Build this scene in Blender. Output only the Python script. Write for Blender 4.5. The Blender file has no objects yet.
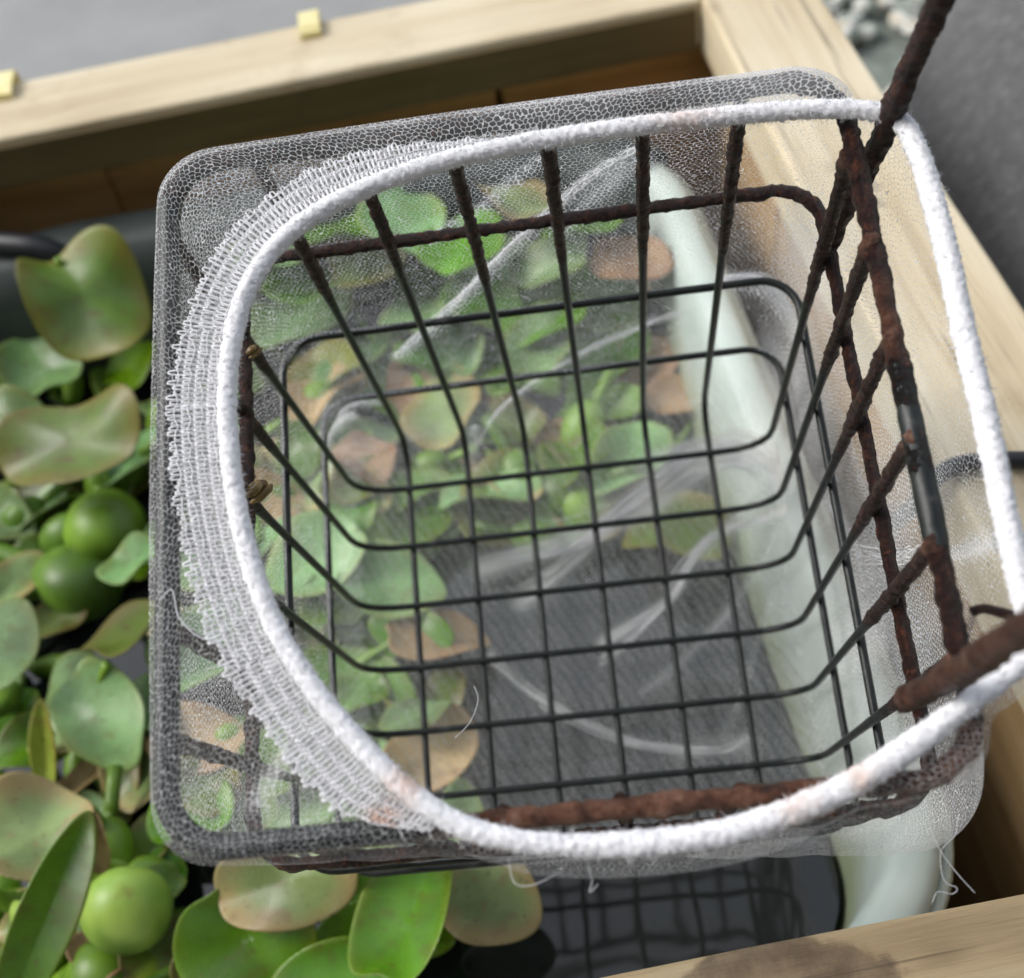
import bpy, math, random
import numpy as np
from mathutils import Matrix, Vector, noise

random.seed(7)
rng = np.random.default_rng(7)
SC = bpy.context.scene
COL = SC.collection

# ------------------------------------------------------------------ camera
F = 1197.0
CAM = np.array([0.0, 0.0, 0.624])
RWC = np.array([[0.98058, -0.1961, 0.0], [-0.15019, -0.75102, 0.64297], [-0.1261, -0.63048, -0.76589]])
cd = bpy.data.cameras.new('camera')
cam = bpy.data.objects.new('camera', cd)
COL.objects.link(cam)
m = Matrix.Identity(4)
for r in range(3):
    m[r][0] = RWC[r][0]; m[r][1] = -RWC[r][1]; m[r][2] = -RWC[r][2]; m[r][3] = CAM[r]
cam.matrix_world = m
cd.sensor_width = 36.0
cd.lens = F / 1024 * 36
cd.clip_start = 0.005
cd.clip_end = 400
cd.dof.use_dof = True
cd.dof.focus_distance = 0.258
cd.dof.aperture_fstop = 13.5
cd.dof.aperture_blades = 0
SC.camera = cam

# ------------------------------------------------------------------ light
SUN_EL, SUN_AZ = math.radians(46), math.radians(-76)      # azimuth from +Y towards +X
w = bpy.data.worlds.new('World'); SC.world = w; w.use_nodes = True
nt = w.node_tree; nt.nodes.clear()
sky = nt.nodes.new('ShaderNodeTexSky'); sky.sky_type = 'NISHITA'; sky.sun_disc = False
sky.sun_elevation = SUN_EL; sky.sun_rotation = SUN_AZ; sky.dust_density = 2.0
hs = nt.nodes.new('ShaderNodeHueSaturation'); hs.inputs['Saturation'].default_value = 0.36
bg = nt.nodes.new('ShaderNodeBackground'); bg.inputs['Strength'].default_value = 0.15
wo = nt.nodes.new('ShaderNodeOutputWorld')
nt.links.new(sky.outputs[0], hs.inputs['Color']); nt.links.new(hs.outputs[0], bg.inputs[0]); nt.links.new(bg.outputs[0], wo.inputs[0])
sl = bpy.data.lights.new('sun', 'SUN'); sl.energy = 0.95; sl.angle = math.radians(22); sl.color = (1, 0.97, 0.92)
sun = bpy.data.objects.new('sun', sl); COL.objects.link(sun)
sd = Vector((math.sin(SUN_AZ) * math.cos(SUN_EL), math.cos(SUN_AZ) * math.cos(SUN_EL), math.sin(SUN_EL)))
sun.rotation_euler = sd.to_track_quat('Z', 'Y').to_euler()
sun.location = sd * 5
SC.view_settings.view_transform = 'Standard'; SC.view_settings.look = 'None'
SC.view_settings.exposure = 0.88; SC.view_settings.gamma = 1.0
SC.view_settings.use_curve_mapping = False
SC.cycles.transparent_max_bounces = 24
SC.cycles.max_bounces = 8
SC.cycles.use_denoising = True

# ------------------------------------------------------------------ helpers
def tag(o, label=None, cat=None, group=None, kind=None):
    for k, v in (('label', label), ('category', cat), ('group', group), ('kind', kind)):
        if v: o[k] = v
    return o

def empty(name, loc=(0, 0, 0), **kw):
    o = bpy.data.objects.new(name, None); COL.objects.link(o); o.location = loc
    o.empty_display_size = 0.02
    return tag(o, **kw)

def mesh(name, verts, faces, mat, parent=None, smooth=True, attrs=None):
    me = bpy.data.meshes.new(name)
    me.from_pydata([tuple(map(float, v)) for v in verts], [], [tuple(int(i) for i in f) for f in faces])
    if smooth: me.polygons.foreach_set('use_smooth', [True] * len(me.polygons))
    for k, a in (attrs or {}).items():
        a = np.asarray(a, dtype=np.float32)
        if a.ndim == 2: me.attributes.new(k, 'FLOAT_VECTOR', 'POINT').data.foreach_set('vector', a.ravel())
        else: me.attributes.new(k, 'FLOAT', 'POINT').data.foreach_set('value', a)
    me.materials.append(mat); me.update()
    o = bpy.data.objects.new(name, me); COL.objects.link(o)
    if parent is not None: o.parent = parent
    return o

def catmull(P, n, closed=False):
    P = np.asarray(P, float); N = len(P); out = []
    segs = N if closed else N - 1
    for i in range(segs):
        if closed: p0, p1, p2, p3 = P[(i - 1) % N], P[i], P[(i + 1) % N], P[(i + 2) % N]
        else: p0, p1, p2, p3 = P[max(i - 1, 0)], P[i], P[i + 1], P[min(i + 2, N - 1)]
        for t in np.arange(n) / n:
            out.append(.5 * ((2 * p1) + (-p0 + p2) * t + (2 * p0 - 5 * p1 + 4 * p2 - p3) * t * t + (-p0 + 3 * p1 - 3 * p2 + p3) * t ** 3))
    if not closed: out.append(P[-1])
    return np.array(out)

def resample(P, step, closed=False):
    P = np.asarray(P, float)
    if closed: P = np.vstack([P, P[:1]])
    L = np.r_[0, np.cumsum(np.linalg.norm(np.diff(P, axis=0), axis=1))]
    n = max(2, int(round(L[-1] / step)) + 1)
    s = np.linspace(0, L[-1], n)
    Q = np.array([np.interp(s, L, P[:, k]) for k in range(P.shape[1])]).T
    return Q[:-1] if closed else Q

def frames(P, closed=False):
    n = len(P)
    T = np.roll(P, -1, 0) - np.roll(P, 1, 0)
    if not closed: T[0] = P[1] - P[0]; T[-1] = P[-1] - P[-2]
    T /= np.linalg.norm(T, axis=1)[:, None] + 1e-12
    up = np.array([0, 0, 1.]) if abs(T[0][2]) < .9 else np.array([1., 0, 0])
    A = np.zeros_like(P); a = np.cross(T[0], up); a /= np.linalg.norm(a); A[0] = a
    for i in range(1, n):
        a = A[i - 1] - T[i] * (A[i - 1] @ T[i]); A[i] = a / (np.linalg.norm(a) + 1e-12)
    return T, A, np.cross(T, A)

def tube_data(P, rad, sides=8, closed=False, bump=None, off=0):
    """verts and faces of a swept tube; rad scalar or per ring; bump(i, ang, p) -> radius scale"""
    P = np.asarray(P, float); n = len(P); T, A, B = frames(P, closed)
    rad = np.broadcast_to(np.asarray(rad, float), (n,))
    ang = np.arange(sides) * 2 * math.pi / sides
    V = P[:, None, :] + rad[:, None, None] * (np.cos(ang)[None, :, None] * A[:, None, :] + np.sin(ang)[None, :, None] * B[:, None, :])
    if bump is not None:
        for i in range(n):
            for k in range(sides):
                V[i, k] = P[i] + (V[i, k] - P[i]) * bump(i, ang[k], V[i, k])
    V = V.reshape(-1, 3); fs = []
    for i in range(n if closed else n - 1):
        j = (i + 1) % n
        for k in range(sides):
            k2 = (k + 1) % sides
            fs.append((off + i * sides + k, off + i * sides + k2, off + j * sides + k2, off + j * sides + k))
    if not closed:
        fs.append(tuple(off + k for k in range(sides))[::-1]); fs.append(tuple(off + (n - 1) * sides + k for k in range(sides)))
    return V, fs

class MB:
    def __init__(s): s.v = []; s.f = []; s.n = 0; s.a = []
    def tube(s, P, rad, sides=6, closed=False, attr=0.0):
        V, f = tube_data(P, rad, sides, closed, None, s.n); s.v.append(V); s.f += f; s.n += len(V)
        s.a.append(np.full(len(V), attr))
    def add(s, V, f):
        V = np.asarray(V, float); s.f += [tuple(i + s.n for i in q) for q in f]; s.v.append(V); s.n += len(V); s.a.append(np.zeros(len(V)))
    def build(s, name, mat, parent=None, smooth=True, attr=None):
        return mesh(name, np.vstack(s.v), s.f, mat, parent, smooth, {attr: np.concatenate(s.a)} if attr else None)

def bevel_box(name, size, mat, parent, loc, bev=.0025, rot=0, cuts=0, wob=0.0, seed=0):
    """a wooden piece: box with rounded edges, long axis X, slightly uneven"""
    import bmesh
    bm = bmesh.new(); bmesh.ops.create_cube(bm, size=1)
    bmesh.ops.scale(bm, vec=size, verts=bm.verts)
    if cuts:
        es = [e for e in bm.edges if abs((e.verts[0].co - e.verts[1].co).x) > size[0] * .5]
        bmesh.ops.subdivide_edges(bm, edges=es, cuts=cuts)
    edges = [e for e in bm.edges if len(e.link_faces) == 2 and e.calc_face_angle(0) > .5]
    bmesh.ops.bevel(bm, geom=edges, offset=bev, segments=3, profile=.5, affect='EDGES')
    if wob:
        for v in bm.verts:
            q = noise.noise_vector(Vector((v.co.x * 14 + seed, v.co.y * 40, v.co.z * 40 + seed)))
            v.co += Vector((0, q.y, q.z)) * wob
    me = bpy.data.meshes.new(name); bm.to_mesh(me); bm.free(); me.materials.append(mat)
    o = bpy.data.objects.new(name, me); COL.objects.link(o); o.parent = parent
    o.location = loc; o.rotation_euler = (0, 0, rot)
    return o

def at(px, py, Z):
    d = RWC @ np.array([(px - 512) / F, (py - 489) / F, 1.0]); k = (Z - CAM[2]) / d[2]
    return CAM + d * k, k

# ------------------------------------------------------------------ materials
class M:
    def __init__(s, name):
        s.m = bpy.data.materials.new(name); s.m.use_nodes = True; s.t = s.m.node_tree; s.t.nodes.clear()
        s.out = s.t.nodes.new('ShaderNodeOutputMaterial'); s.b = s.t.nodes.new('ShaderNodeBsdfPrincipled')
        s.t.links.new(s.b.outputs[0], s.out.inputs[0]); s._c = None
    def n(s, typ, ins=None, **props):
        nd = s.t.nodes.new(typ)
        for k, v in props.items(): setattr(nd, k, v)
        for k, v in (ins or {}).items(): s.set(nd.inputs[k], v)
        return nd
    def set(s, sock, v):
        if hasattr(v, 'is_output') or isinstance(v, bpy.types.NodeSocket): s.t.links.new(v, sock)
        elif isinstance(v, tuple) and len(v) == 3 and sock.type == 'RGBA': sock.default_value = (*v, 1)
        else: sock.default_value = v
    def coord(s, scale=(1, 1, 1), which='Object'):
        tc = s.n('ShaderNodeTexCoord')
        return s.n('ShaderNodeMapping', {'Vector': tc.outputs[which], 'Scale': scale}).outputs[0]
    def noise(s, scale, vec=None, detail=5, rough=.55, dist=0):
        return s.n('ShaderNodeTexNoise', {'Vector': vec if vec is not None else s.coord(), 'Scale': scale, 'Detail': detail, 'Roughness': rough, 'Distortion': dist}).outputs['Fac']
    def ramp(s, fac, stops):
        r = s.n('ShaderNodeValToRGB', {'Fac': fac}); e = r.color_ramp.elements
        while len(e) > 1: e.remove(e[0])
        e[0].position = stops[0][0]; e[0].color = (*stops[0][1], 1)
        for p, c in stops[1:]:
            q = e.new(p); q.color = (*c, 1)
        return r.outputs[0]
    def range(s, v, a, b, c=0., d=1., smooth=True):
        return s.n('ShaderNodeMapRange', {'Value': v, 'From Min': a, 'From Max': b, 'To Min': c, 'To Max': d}, interpolation_type='SMOOTHSTEP' if smooth else 'LINEAR').outputs[0]
    def mix(s, fac, a, b, mode='MIX'):
        nd = s.n('ShaderNodeMix', data_type='RGBA', blend_type=mode)
        s.set(nd.inputs[0], fac); s.set(nd.inputs[6], a); s.set(nd.inputs[7], b); return nd.outputs[2]
    def math(s, op, a, b=0., c=0.):
        nd = s.n('ShaderNodeMath', operation=op); s.set(nd.inputs[0], a); s.set(nd.inputs[1], b)
        if op in ('MULTIPLY_ADD',): s.set(nd.inputs[2], c)
        return nd.outputs[0]
    def attr(s, name): return s.n('ShaderNodeAttribute', attribute_name=name).outputs['Fac']
    def bump(s, h, strength=.4, dist=.001):
        s.set(s.b.inputs['Normal'], s.n('ShaderNodeBump', {'Height': h, 'Strength': strength, 'Distance': dist}).outputs[0])
    def p(s, **kw):
        for k, v in kw.items(): s.set(s.b.inputs[k.replace('_', ' ')], v)
        return s

def wood(name, lo, mid, hi, stain=None, stain_r=.05, rough=.7, stain_c=(.10, .062, .038)):
    a = M(name); g = a.coord((6, 90, 90)); big = a.noise(14, detail=4); grain = a.noise(1, g, 6, .6, .6)
    fine = a.noise(1, a.coord((40, 900, 900)), 3)
    f = a.math('MULTIPLY_ADD', grain, .75, a.math('MULTIPLY', big, .35))
    c = a.ramp(f, [(.3, lo), (.5, mid), (.72, hi)])
    blot = a.range(a.noise(35, detail=6, rough=.7), .56, .72)
    c = a.mix(a.math('MULTIPLY', blot, .45), c, lo)
    c = a.mix(a.math('MULTIPLY', a.range(fine, .58, .75), .25), c, tuple(x * .5 for x in lo))
    ring = a.range(a.n('ShaderNodeTexVoronoi', {'Vector': a.coord((9, 22, 22)), 'Scale': 1.4}).outputs['Distance'], .0, .12, 1, 0)
    c = a.mix(a.math('MULTIPLY', ring, .5), c, tuple(x * .45 for x in lo))
    crk = a.range(a.noise(1, a.coord((5, 240, 240)), 3, .5, .4), .655, .69)
    c = a.mix(a.math('MULTIPLY', crk, .55), c, tuple(x * .35 for x in lo))
    if stain is not None:
        mp = a.n('ShaderNodeMapping', {'Vector': a.coord(), 'Location': tuple(-x for x in stain)})
        sc = a.n('ShaderNodeMapping', {'Vector': mp.outputs[0], 'Scale': (1, 1.9, .2)})
        ln = a.n('ShaderNodeVectorMath', {0: sc.outputs[0]}, operation='LENGTH').outputs['Value']
        wob = a.math('MULTIPLY_ADD', a.noise(55, detail=6), .05, -.025)
        msk = a.range(a.math('ADD', ln, wob), stain_r * .9, stain_r * 1.05, 1, 0)
        c = a.mix(a.math('MULTIPLY', msk, a.range(a.noise(80, detail=6, rough=.7), .3, .7, .45, .85)), c, stain_c)
    a.p(Base_Color=c, Roughness=rough)
    a.bump(a.math('ADD', grain, a.math('MULTIPLY', fine, .5)), .5, .0012)
    return a.m

def wire_mat(name='rusty_wire'):
    a = M(name); r = a.attr('rust'); sp = a.noise(520, detail=8, rough=.75); med = a.noise(170, detail=8, rough=.72)
    rc = a.ramp(sp, [(.30, (.007, .003, .0025)), (.46, (.020, .0065, .0045)), (.55, (.045, .014, .008)), (.63, (.12, .038, .016)), (.72, (.26, .10, .04))])
    rc = a.mix(a.range(a.attr('bright'), 0, 1), rc, a.ramp(med, [(.36, (.02, .010, .008)), (.47, (.11, .042, .022)), (.58, (.22, .10, .06)), (.72, (.34, .24, .18))]))
    paint = a.ramp(a.noise(200, detail=5), [(.3, (.006, .008, .008)), (.6, (.015, .018, .017)), (.75, (.05, .05, .05))])
    msk = a.range(a.math('ADD', r, a.math('MULTIPLY_ADD', a.math('ADD', med, sp), .9, -.9)), .33, .62)
    a.p(Base_Color=a.mix(msk, paint, rc), Roughness=a.math('MULTIPLY_ADD', msk, a.math('MULTIPLY_ADD', med, .5, -.15), .28))
    a.b.inputs['Specular IOR Level'].default_value = .36
    a.bump(a.math('ADD', a.math('MULTIPLY', a.math('ADD', sp, med), msk), a.math('MULTIPLY', sp, .08)), 1.0, .0018)
    return a.m

def net_mat():
    a = M('white_netting')
    kn = a.n('ShaderNodeAttribute', attribute_name='knit').outputs['Vector']
    wv = a.n('ShaderNodeVectorMath', operation='ADD')
    nz = a.n('ShaderNodeTexNoise', {'Vector': kn, 'Scale': 120., 'Detail': 2.})
    a.set(wv.inputs[0], kn); a.set(wv.inputs[1], a.n('ShaderNodeVectorMath', {0: nz.outputs['Color'], 'Scale': .0040}, operation='SCALE').outputs[0])
    nz2 = a.n('ShaderNodeTexNoise', {'Vector': kn, 'Scale': 650., 'Detail': 1.})
    wv2 = a.n('ShaderNodeVectorMath', operation='ADD')
    a.set(wv2.inputs[0], wv.outputs[0]); a.set(wv2.inputs[1], a.n('ShaderNodeVectorMath', {0: nz2.outputs['Color'], 'Scale': .0014}, operation='SCALE').outputs[0])
    CW = .00134                                            # width of one loop
    ms = a.n('ShaderNodeMapping', {'Vector': wv2.outputs[0], 'Scale': (1 / CW, 1.18 / CW, 0)}).outputs[0]
    def vm(op, *v):
        nd = a.n('ShaderNodeVectorMath', operation=op)
        for k_, x_ in enumerate(v): a.set(nd.inputs[k_], x_)
        return nd.outputs['Value'] if op in ('LENGTH', 'DOT_PRODUCT') else nd.outputs[0]
    HX = (1., 1.7320508, 1.); H2 = (.5, .8660254, .5)
    qa = vm('SUBTRACT', vm('WRAP', ms, HX, (0, 0, 0)), H2); qb = vm('SUBTRACT', vm('WRAP', vm('SUBTRACT', ms, H2), HX, (0, 0, 0)), H2)
    flat = (1., 1., 0.); qa = vm('MULTIPLY', qa, flat); qb = vm('MULTIPLY', qb, flat)
    pick = a.math('LESS_THAN', vm('DOT_PRODUCT', qa, qa), vm('DOT_PRODUCT', qb, qb))
    gv = a.n('ShaderNodeMix', data_type='VECTOR'); a.set(gv.inputs[0], pick); a.set(gv.inputs[4], qb); a.set(gv.inputs[5], qa)
    ab = vm('ABSOLUTE', gv.outputs[1])
    edge = a.math('SUBTRACT', .5, a.math('MAXIMUM', a.n('ShaderNodeSeparateXYZ', {0: ab}).outputs['X'], vm('DOT_PRODUCT', ab, (.5, .8660254, 0.))))
    g = a.attr('gather'); sl_ = a.attr('slack')
    thr = a.math('MULTIPLY_ADD', g, .22, a.math('MULTIPLY_ADD', a.range(a.noise(260, kn, 3), .3, .7), .024, .012))
    d = a.math('SUBTRACT', edge, thr)
    al = a.math('MULTIPLY', a.range(d, -.02, .035, 1, 0), a.math('MULTIPLY_ADD', sl_, -.66, .95))
    # columns of knit stitches where the cloth hangs loose
    mp = a.n('ShaderNodeMapping', {'Vector': wv.outputs[0], 'Rotation': (0, 0, math.radians(-62))})
    bw = a.n('ShaderNodeTexWave', {'Vector': mp.outputs[0], 'Scale': 100., 'Distortion': 2.6, 'Detail': 2., 'Detail Scale': .5}, bands_direction='Y').outputs['Fac']
    fw = a.n('ShaderNodeTexWave', {'Vector': mp.outputs[0], 'Scale': 300., 'Distortion': 3., 'Detail': 1., 'Detail Scale': .4}, bands_direction='X').outputs['Fac']
    st = a.math('MULTIPLY', a.math('MULTIPLY_ADD', a.range(bw, .05, .45), .11, a.math('MULTIPLY_ADD', fw, .05, .09)), sl_)
    haze = a.math('MULTIPLY_ADD', a.range(a.noise(38, kn, 3), .35, .7), .05, .008)
    al = a.math('ADD', a.math('ADD', al, st), a.math('MULTIPLY', haze, a.math('SUBTRACT', 1., sl_)))
    al = a.math('MAXIMUM', al, a.math('MULTIPLY', g, .85))
    al = a.math('MINIMUM', al, .95)
    df = a.n('ShaderNodeBsdfDiffuse', {'Color': (.93, .94, .95)}); tr = a.n('ShaderNodeBsdfTranslucent', {'Color': (.93, .94, .95)})
    mx = a.n('ShaderNodeMixShader', {0: .5, 1: df.outputs[0], 2: tr.outputs[0]})
    tp = a.n('ShaderNodeBsdfTransparent')
    fin = a.n('ShaderNodeMixShader', {0: al, 1: tp.outputs[0], 2: mx.outputs[0]})
    a.t.nodes.remove(a.b); a.t.links.new(fin.outputs[0], a.out.inputs[0])
    return a.m

def thread_mat(name):
    a = M(name); st = a.attr('stain')
    c = a.mix(a.math('MULTIPLY', a.range(a.noise(260, detail=5), .3, .7), st), (.81, .81, .825), (.62, .32, .17))
    c = a.mix(a.math('MULTIPLY', a.noise(700, detail=4), .16), c, (.55, .55, .57))
    a.p(Base_Color=c, Roughness=.9, Subsurface_Weight=.12)
    a.b.inputs['Subsurface Radius'].default_value = (.001, .001, .001)
    a.bump(a.noise(2600, detail=3), .5, .0002)
    return a.m

def leaf_mat(name, base, edge, vein, rough=.32, spots=.5, edge_from=.72, edge_amt=.6):
    """leaf coloured from its own shape attributes: 'rad' 0 middle .. 1 rim, 'span' across"""
    a = M(name); rad = a.attr('rad'); oi = a.n('ShaderNodeObjectInfo').outputs['Random']
    big = a.noise(45, detail=5, rough=.6); n2 = a.noise(150, detail=5)
    v = a.n('ShaderNodeTexWave', {'Vector': a.n('ShaderNodeCombineXYZ', {'X': a.attr('span')}).outputs[0], 'Scale': 9., 'Distortion': .6, 'Detail': 2.}).outputs['Fac']
    c = a.mix(a.math('MULTIPLY', v, .55), base, vein)
    c = a.mix(a.range(big, .35, .7), c, tuple(x * .62 for x in base))
    c = a.mix(a.math('MULTIPLY', a.range(a.math('ADD', rad, a.math('MULTIPLY_ADD', big, .9, -.45)), edge_from, edge_from + .5), edge_amt), c, edge)
    c = a.mix(a.math('MULTIPLY', a.range(n2, .57, .68), spots), c, tuple(x * .5 for x in edge))
    c = a.mix(a.math('MULTIPLY', a.range(a.noise(420, detail=2), .66, .72), .6), c, (.10, .055, .02))
    h = a.n('ShaderNodeHueSaturation', {'Hue': a.math('MULTIPLY_ADD', oi, .03, .485), 'Value': a.math('MULTIPLY_ADD', oi, .55, .78), 'Saturation': 1.12, 'Color': c})
    a.p(Base_Color=h.outputs[0], Roughness=a.math('MULTIPLY_ADD', n2, .25, rough - .18), Subsurface_Weight=.08)
    a.b.inputs['Subsurface Radius'].default_value = (.002, .004, .001)
    a.b.inputs['Specular IOR Level'].default_value = .6
    a.bump(a.math('ADD', a.math('MULTIPLY', v, .6), big), .3, .0012)
    return a.m

MAT = {}
MAT['beam'] = wood('weathered_pine', (.36, .27, .155), (.56, .465, .305), (.66, .58, .42))
MAT['beam_front'] = wood('stained_pine', (.27, .185, .09), (.45, .33, .18), (.55, .45, .28), stain=(.135, .016, .014), stain_r=.034)
kq, _ = at(868, 186, .35)
MAT['beam_knot'] = wood('knotty_pine', (.36, .27, .155), (.56, .465, .305), (.66, .58, .42), stain=(kq[1] - .30, -(kq[0] - .1465), .014), stain_r=.0085, stain_c=(.24, .20, .15))
MAT['panel'] = wood('brown_plank', (.26, .13, .04), (.43, .235, .08), (.54, .33, .13))
MAT['shade_backing'] = wood('shade_backing_wood', (.060, .040, .013), (.10, .068, .022), (.145, .10, .038))  # dark tone holding the shade of the top rail face; also used for the backing
MAT['panel_light'] = wood('tan_plank', (.24, .14, .06), (.40, .26, .12), (.50, .35, .18))
MAT['wire'] = wire_mat()
MAT['net'] = net_mat()
MAT['thread'] = thread_mat('white_elastic_thread')
a = M('pale_green_plastic'); MAT['tub'] = a.p(Base_Color=a.ramp(a.noise(30, detail=5), [(.3, (.45, .53, .48)), (.7, (.55, .62, .57))]), Roughness=.38, Subsurface_Weight=.2).m
a.b.inputs['Subsurface Radius'].default_value = (.01, .012, .01)
z = a.n('ShaderNodeSeparateXYZ', {0: a.coord()}).outputs['Z']
alg = a.math('MULTIPLY', a.range(a.math('ADD', z, a.math('MULTIPLY_ADD', a.noise(60), .03, -.015)), .238, .280, 1, 0), .7)
a.p(Base_Color=a.mix(alg, a.ramp(a.noise(30, detail=5), [(.3, (.45, .53, .48)), (.7, (.55, .62, .57))]), (.22, .25, .09)))
a = M('pond_water'); a.p(Base_Color=(.012, .014, .013), Roughness=.04, IOR=1.6); a.bump(a.noise(25, detail=2), .06, .004); MAT['water'] = a.m
a = M('concrete'); a.p(Base_Color=a.ramp(a.noise(9, detail=8, rough=.65), [(.3, (.235, .235, .23)), (.7, (.30, .30, .29))]), Roughness=.9); a.bump(a.noise(300), .4, .002); MAT['concrete'] = a.m
a = M('gravel_soil'); a.p(Base_Color=a.ramp(a.noise(60, detail=6), [(.3, (.10, .12, .10)), (.7, (.22, .24, .21))]), Roughness=.95); MAT['soil'] = a.m
a = M('pebble'); oi = a.noise(50, detail=1); a.p(Base_Color=a.ramp(oi, [(.35, (.16, .20, .17)), (.45, (.36, .37, .32)), (.55, (.70, .70, .66)), (.63, (.42, .36, .26))]), Roughness=.8); MAT['pebble'] = a.m
a = M('grey_felt'); fz = a.noise(120, detail=9, rough=.85); a.p(Base_Color=a.ramp(fz, [(.36, (.03, .03, .031)), (.5, (.075, .075, .077)), (.64, (.17, .17, .17))]), Roughness=1.0, Sheen_Weight=.3); a.bump(fz, .9, .004); MAT['felt'] = a.m
a = M('black_rubber'); MAT['rubber'] = a.p(Base_Color=(.012, .013, .016), Roughness=.45).m
a = M('brass'); MAT['brass'] = a.p(Base_Color=a.ramp(a.noise(160, detail=5), [(.3, (.70, .60, .24)), (.7, (.88, .80, .46))]), Roughness=.45, Metallic=.25).m
a = M('snail_shell'); MAT['snail'] = a.p(Base_Color=a.ramp(a.noise(260, detail=4), [(.35, (.07, .04, .015)), (.6, (.20, .13, .04)), (.75, (.34, .27, .12))]), Roughness=.25).m
MAT['l_green'] = leaf_mat('leaf_green', (.09, .205, .02), (.18, .20, .03), (.14, .28, .045))
MAT['l_bright'] = leaf_mat('leaf_bright', (.125, .28, .025), (.20, .31, .04), (.19, .35, .06))
MAT['l_pale'] = leaf_mat('leaf_pale', (.20, .335, .135), (.30, .32, .10), (.28, .42, .21), .34)
MAT['l_paletan'] = leaf_mat('leaf_pale_tan', (.25, .35, .14), (.52, .36, .18), (.34, .42, .21), .36, .5, .5)
MAT['l_olive'] = leaf_mat('leaf_olive', (.105, .17, .02), (.20, .145, .04), (.17, .22, .08), .4, .7, .55)
MAT['l_tan'] = leaf_mat('leaf_dry_tan', (.42, .29, .16), (.40, .22, .12), (.50, .37, .22), .6)
MAT['l_yellow'] = leaf_mat('leaf_yellowing', (.26, .30, .06), (.40, .26, .09), (.33, .35, .10))
def bulb_mat(name, lo, hi):
    a = M(name); b = a.noise(55, detail=5); f = a.noise(1, a.coord((160, 160, 30)), 4)
    c = a.ramp(a.math('MULTIPLY_ADD', f, .4, a.math('MULTIPLY', b, .6)), [(.32, lo), (.6, hi)])
    c = a.mix(a.math('MULTIPLY', a.range(a.noise(120, detail=6), .62, .74), .5), c, (.22, .14, .04))
    a.p(Base_Color=a.mix(a.range(a.n('ShaderNodeTexNoise', {'Vector': a.coord(), 'Scale': 30.}).outputs['Fac'], .4, .65), c, tuple(x * .6 for x in lo)), Roughness=.42, Subsurface_Weight=.2); a.b.inputs['Subsurface Radius'].default_value = (.004, .006, .001)
    a.bump(f, .15, .001); return a.m
MAT['b_lime'] = bulb_mat('bulb_lime', (.20, .36, .04), (.34, .48, .09))
MAT['b_green'] = bulb_mat('bulb_green', (.15, .29, .018), (.25, .43, .04))
MAT['b_dark'] = bulb_mat('bulb_dark', (.09, .19, .015), (.15, .28, .03))

# ------------------------------------------------------------------ ground
def sheet(name, x0, x1, y0, y1, z, mat, kind='structure'):
    return tag(mesh(name, [(x0, y0, z), (x1, y0, z), (x1, y1, z), (x0, y1, z)], [(0, 1, 2, 3)], mat, smooth=False), kind=kind)
sheet('ground', -60, 60, -60, 60, -.03, MAT['soil'])
sheet('concrete_floor', -60, .20, -60, 60, 0, MAT['concrete'])
sheet('gravel_bed', .20, 60, -60, 60, -.004, MAT['soil'])

def pebble_mesh():
    import bmesh
    big = MB()
    bm = bmesh.new(); bmesh.ops.create_icosphere(bm, subdivisions=2, radius=1); bm.verts.ensure_lookup_table()
    base = np.array([v.co for v in bm.verts]); fc = [[v.index for v in f.verts] for f in bm.faces]; bm.free()
    for i in range(1500):
        s = random.uniform(.006, .019); x, y = random.uniform(.21, 1.0), random.uniform(.25, 1.55)
        q = np.array([random.random() * 9 for _ in range(3)])
        V = base * (1 + .22 * np.sin(base @ np.array([[2, 1, 0], [0, 2, 1], [1, 0, 2]]) + q))
        ca, sa = math.cos(q[0]), math.sin(q[0])
        V = V * np.array([1, random.uniform(.6, .95), random.uniform(.45, .7)]) * s
        V = V @ np.array([[ca, sa, 0], [-sa, ca, 0], [0, 0, 1]]) + np.array([x, y, s * .3 + random.uniform(0, .006)])
        big.add(V, fc)
    return big.build('gravel', MAT['pebble'])
tag(pebble_mesh(), 'pale mixed pebbles lying on the ground beyond the right beam', 'gravel', kind='stuff')

wv_ = mesh('added_shade_wall', [(x, y, z) for y in (-.95, -1.15) for x, z in ((-7, 0), (7, 0), (7, 2.5), (-7, 2.5))], [(0, 1, 2, 3), (7, 6, 5, 4), (0, 4, 5, 1), (1, 5, 6, 2), (2, 6, 7, 3), (3, 7, 4, 0)], MAT['felt'], smooth=False)
tag(wv_, 'plain dark wall added unseen behind the viewer to shade the box', 'wall')  # added wall out of view, there to keep light off the box interior

# ------------------------------------------------------------------ wooden planter box round the tub
BZ = .35
box = empty('planter_box', (0.0, .28, 0), label='weathered pine box of beams and brown planks enclosing the water tub', cat='planter box')
def lp(x, y, z): return (x, y - .28, z)
TH = .028
PH = BZ - TH - .002
TB_ = .0225
bevel_box('top_rail', (.0465 + .40, .0465, TB_), MAT['beam'], box, lp(-.10, .5065, BZ - TB_ / 2 - .001), .002, 0, 14, .0006, 1)
bevel_box('shade_strip', (.44, .0022, TB_ - .003), MAT['shade_backing'], box, lp(-.10, .4822, BZ - TB_ / 2 - .003), .0006, 0)  # dark strip over the rail's inner face, its shade put in as colour
bevel_box('backing', (.47, .006, PH - .02), MAT['shade_backing'], box, lp(-.10, .516, PH / 2), .001, 0)
bevel_box('side_rail', (.56, .0475, TH), MAT['beam_knot'], box, lp(.1465, .30, BZ - TH / 2), .002, math.pi / 2, 14, .0007, 2)
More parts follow.
